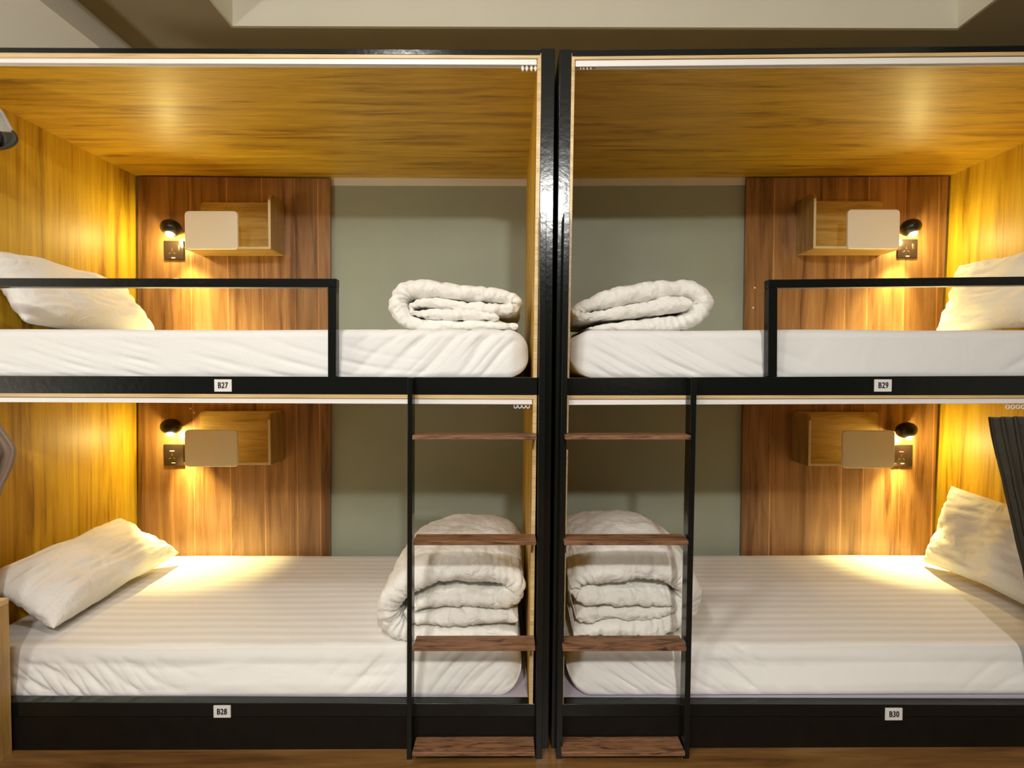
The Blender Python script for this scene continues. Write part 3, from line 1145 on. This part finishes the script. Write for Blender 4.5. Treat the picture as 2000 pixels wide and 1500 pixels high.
duvet([(1012, 637, 5), (940, 634, 12), (850, 636, 12), (800, 628, 16), (774, 600, 20), (786, 566, 20), (832, 561, 20),
       (900, 568, 18), (960, 572, 17), (1003, 582, 14), (1004, 598, 13), (970, 602, 13), (900, 596, 12),
       (830, 590, 12), (803, 597, 9), (808, 610, 9), (860, 613, 11), (920, 614, 11), (975, 620, 7)],
      0.16, 0.52, 'white duvet folded with an open loop, top bunk of the left unit', 2, zfloor=UT + 0.004)
duvet([(1150, 641, 6), (1210, 637, 12), (1290, 634, 16), (1345, 624, 20), (1381, 592, 22), (1356, 563, 21),
       (1300, 562, 20), (1220, 576, 19), (1165, 590, 16), (1131, 603, 13), (1138, 617, 11), (1185, 614, 13),
       (1250, 605, 16), (1310, 595, 16), (1350, 592, 13)],
      0.16, 0.52, 'white duvet folded into a wedge, top bunk of the right unit', 5, zfloor=UT + 0.004)
duvet([(1012, 1246, 8), (930, 1246, 19), (830, 1252, 21), (770, 1238, 23), (754, 1195, 24), (790, 1148, 28),
       (860, 1124, 30), (950, 1124, 29), (1000, 1140, 22), (1003, 1168, 18), (960, 1180, 18), (880, 1176, 17),
       (815, 1190, 14), (800, 1212, 14), (850, 1216, 17), (930, 1212, 17), (1012, 1214, 15)],
      0.12, 0.60, 'thick white duvet folded behind the ladder, lower bunk of the left unit', 11, amp=0.009,
      zfloor=LT + 0.004, bulge=0.02)
duvet([(1120, 1240, 8), (1200, 1232, 18), (1290, 1236, 22), (1348, 1214, 26), (1352, 1165, 28), (1300, 1128, 30),
       (1220, 1122, 30), (1150, 1130, 24), (1122, 1152, 15), (1140, 1172, 15), (1220, 1176, 17), (1290, 1182, 16),
       (1318, 1196, 12), (1280, 1208, 14), (1200, 1206, 15), (1125, 1208, 12)],
      0.12, 0.62, 'thick white duvet folded behind the ladder, lower bunk of the right unit', 17, amp=0.009,
      zfloor=LT + 0.004, bulge=0.06)


# ------------------------------------------------------------------ curtains
def curtain(edge, Xfar, yc, mat, label, folds, amp, seed, parts=None, side=1, name='curtain', slope=0.0):
    """edge: photograph points down its free edge; the other edge is straight at Xfar"""
    pts = cr(edge, 70)
    rows = []
    z_top = P(*pts[0], yc).z
    for (x, y) in pts:
        p = P(x, y, yc)
        row = []
        n = 110
        for j in range(n + 1):
            f = j / n
            X = p.x + (Xfar - p.x) * f
            ph = f * folds * 2 * math.pi + noise.noise(Vector((p.z * 2, seed, f * 3))) * 0.9
            row.append(Vector((X + 0.010 * math.sin(ph * 2), yc + amp * math.sin(ph) + 0.004 * noise.noise(
                Vector((X * 20, p.z * 8, seed))), p.z + slope * f)))
        rows.append(row)
    o = grid_mesh(name, rows, mat, None)
    m = o.modifiers.new('thick', 'SOLIDIFY')
    m.thickness = 0.003
    m.offset = 0
    if label: tag(o, label, 'curtain')
    return o


curtain([(1933, 815), (1944, 868), (1957, 930), (1970, 985), (1986, 1050), (2004, 1120), (2012, 1200), (2015, 1330)],
        2.02, 0.036, M_curtain, 'dark curtain drawn aside at the lower bunk of the right unit', 11, 0.013, 3,
        slope=0.01)
curtain([(-40, 800), (-12, 826), (4, 848), (23, 876), (20, 900), (8, 930), (-8, 965), (-25, 1050), (-30, 1275)],
        -1.86, 0.036, M_taupe_c, 'taupe curtain bunched at the lower bunk of the left unit', 4, 0.018, 6)
c1 = curtain([(-50, 150), (-20, 190), (2, 218), (12, 236), (22, 254)], -1.86, 0.075, M_lining,
             'grey curtain tucked up with a dark hem, top bunk of the left unit', 3, 0.014, 9)
c2 = curtain([(22.5, 255), (30, 268), (26, 280), (5, 287), (-20, 290)], -1.86, 0.074, M_curtain, None, 3, 0.016, 9,
             name='hem')
c2.parent = c1
c2['label'] = 'dark hem'

# ------------------------------------------------------------------ low oak locker at the left edge
yb_, yf_ = -0.012, -0.47
top = P(17.5, 1167, yb_)
xr = top.x
root = thing('oak_locker', (xr - 0.22, -0.24, 0), 'low oak locker standing before the left bunk unit', 'cabinet')
M_locker = wood('oak_locker_wood', (0.36, 0.20, 0.05), (0.50, 0.30, 0.085), (0.58, 0.38, 0.13), 'Z', across=18, along=2,
                fibre=0.15)
box_obj('body', xr - 0.44, xr - 0.001, yf_ + 0.004, yb_, 0.0, top.z - 0.0185, M_locker, root, 0.001)
tp = box_obj('top_board', xr - 0.445, xr, yf_, yb_, top.z - 0.018, top.z, M_ply, root, 0.0015)
dr = box_obj('door', xr - 0.437, xr - 0.004, yf_ - 0.015, yf_ + 0.0035, 0.02, top.z - 0.022, M_locker, root, 0.001)
bm = bmesh.new()
cyl(bm, (xr - 0.06, yf_ - 0.04, top.z - 0.12), (xr - 0.06, yf_ - 0.0145, top.z - 0.12), 0.012, 0.008, 20)
from_bm('knob', bm, M_chrome, dr, smooth=True)
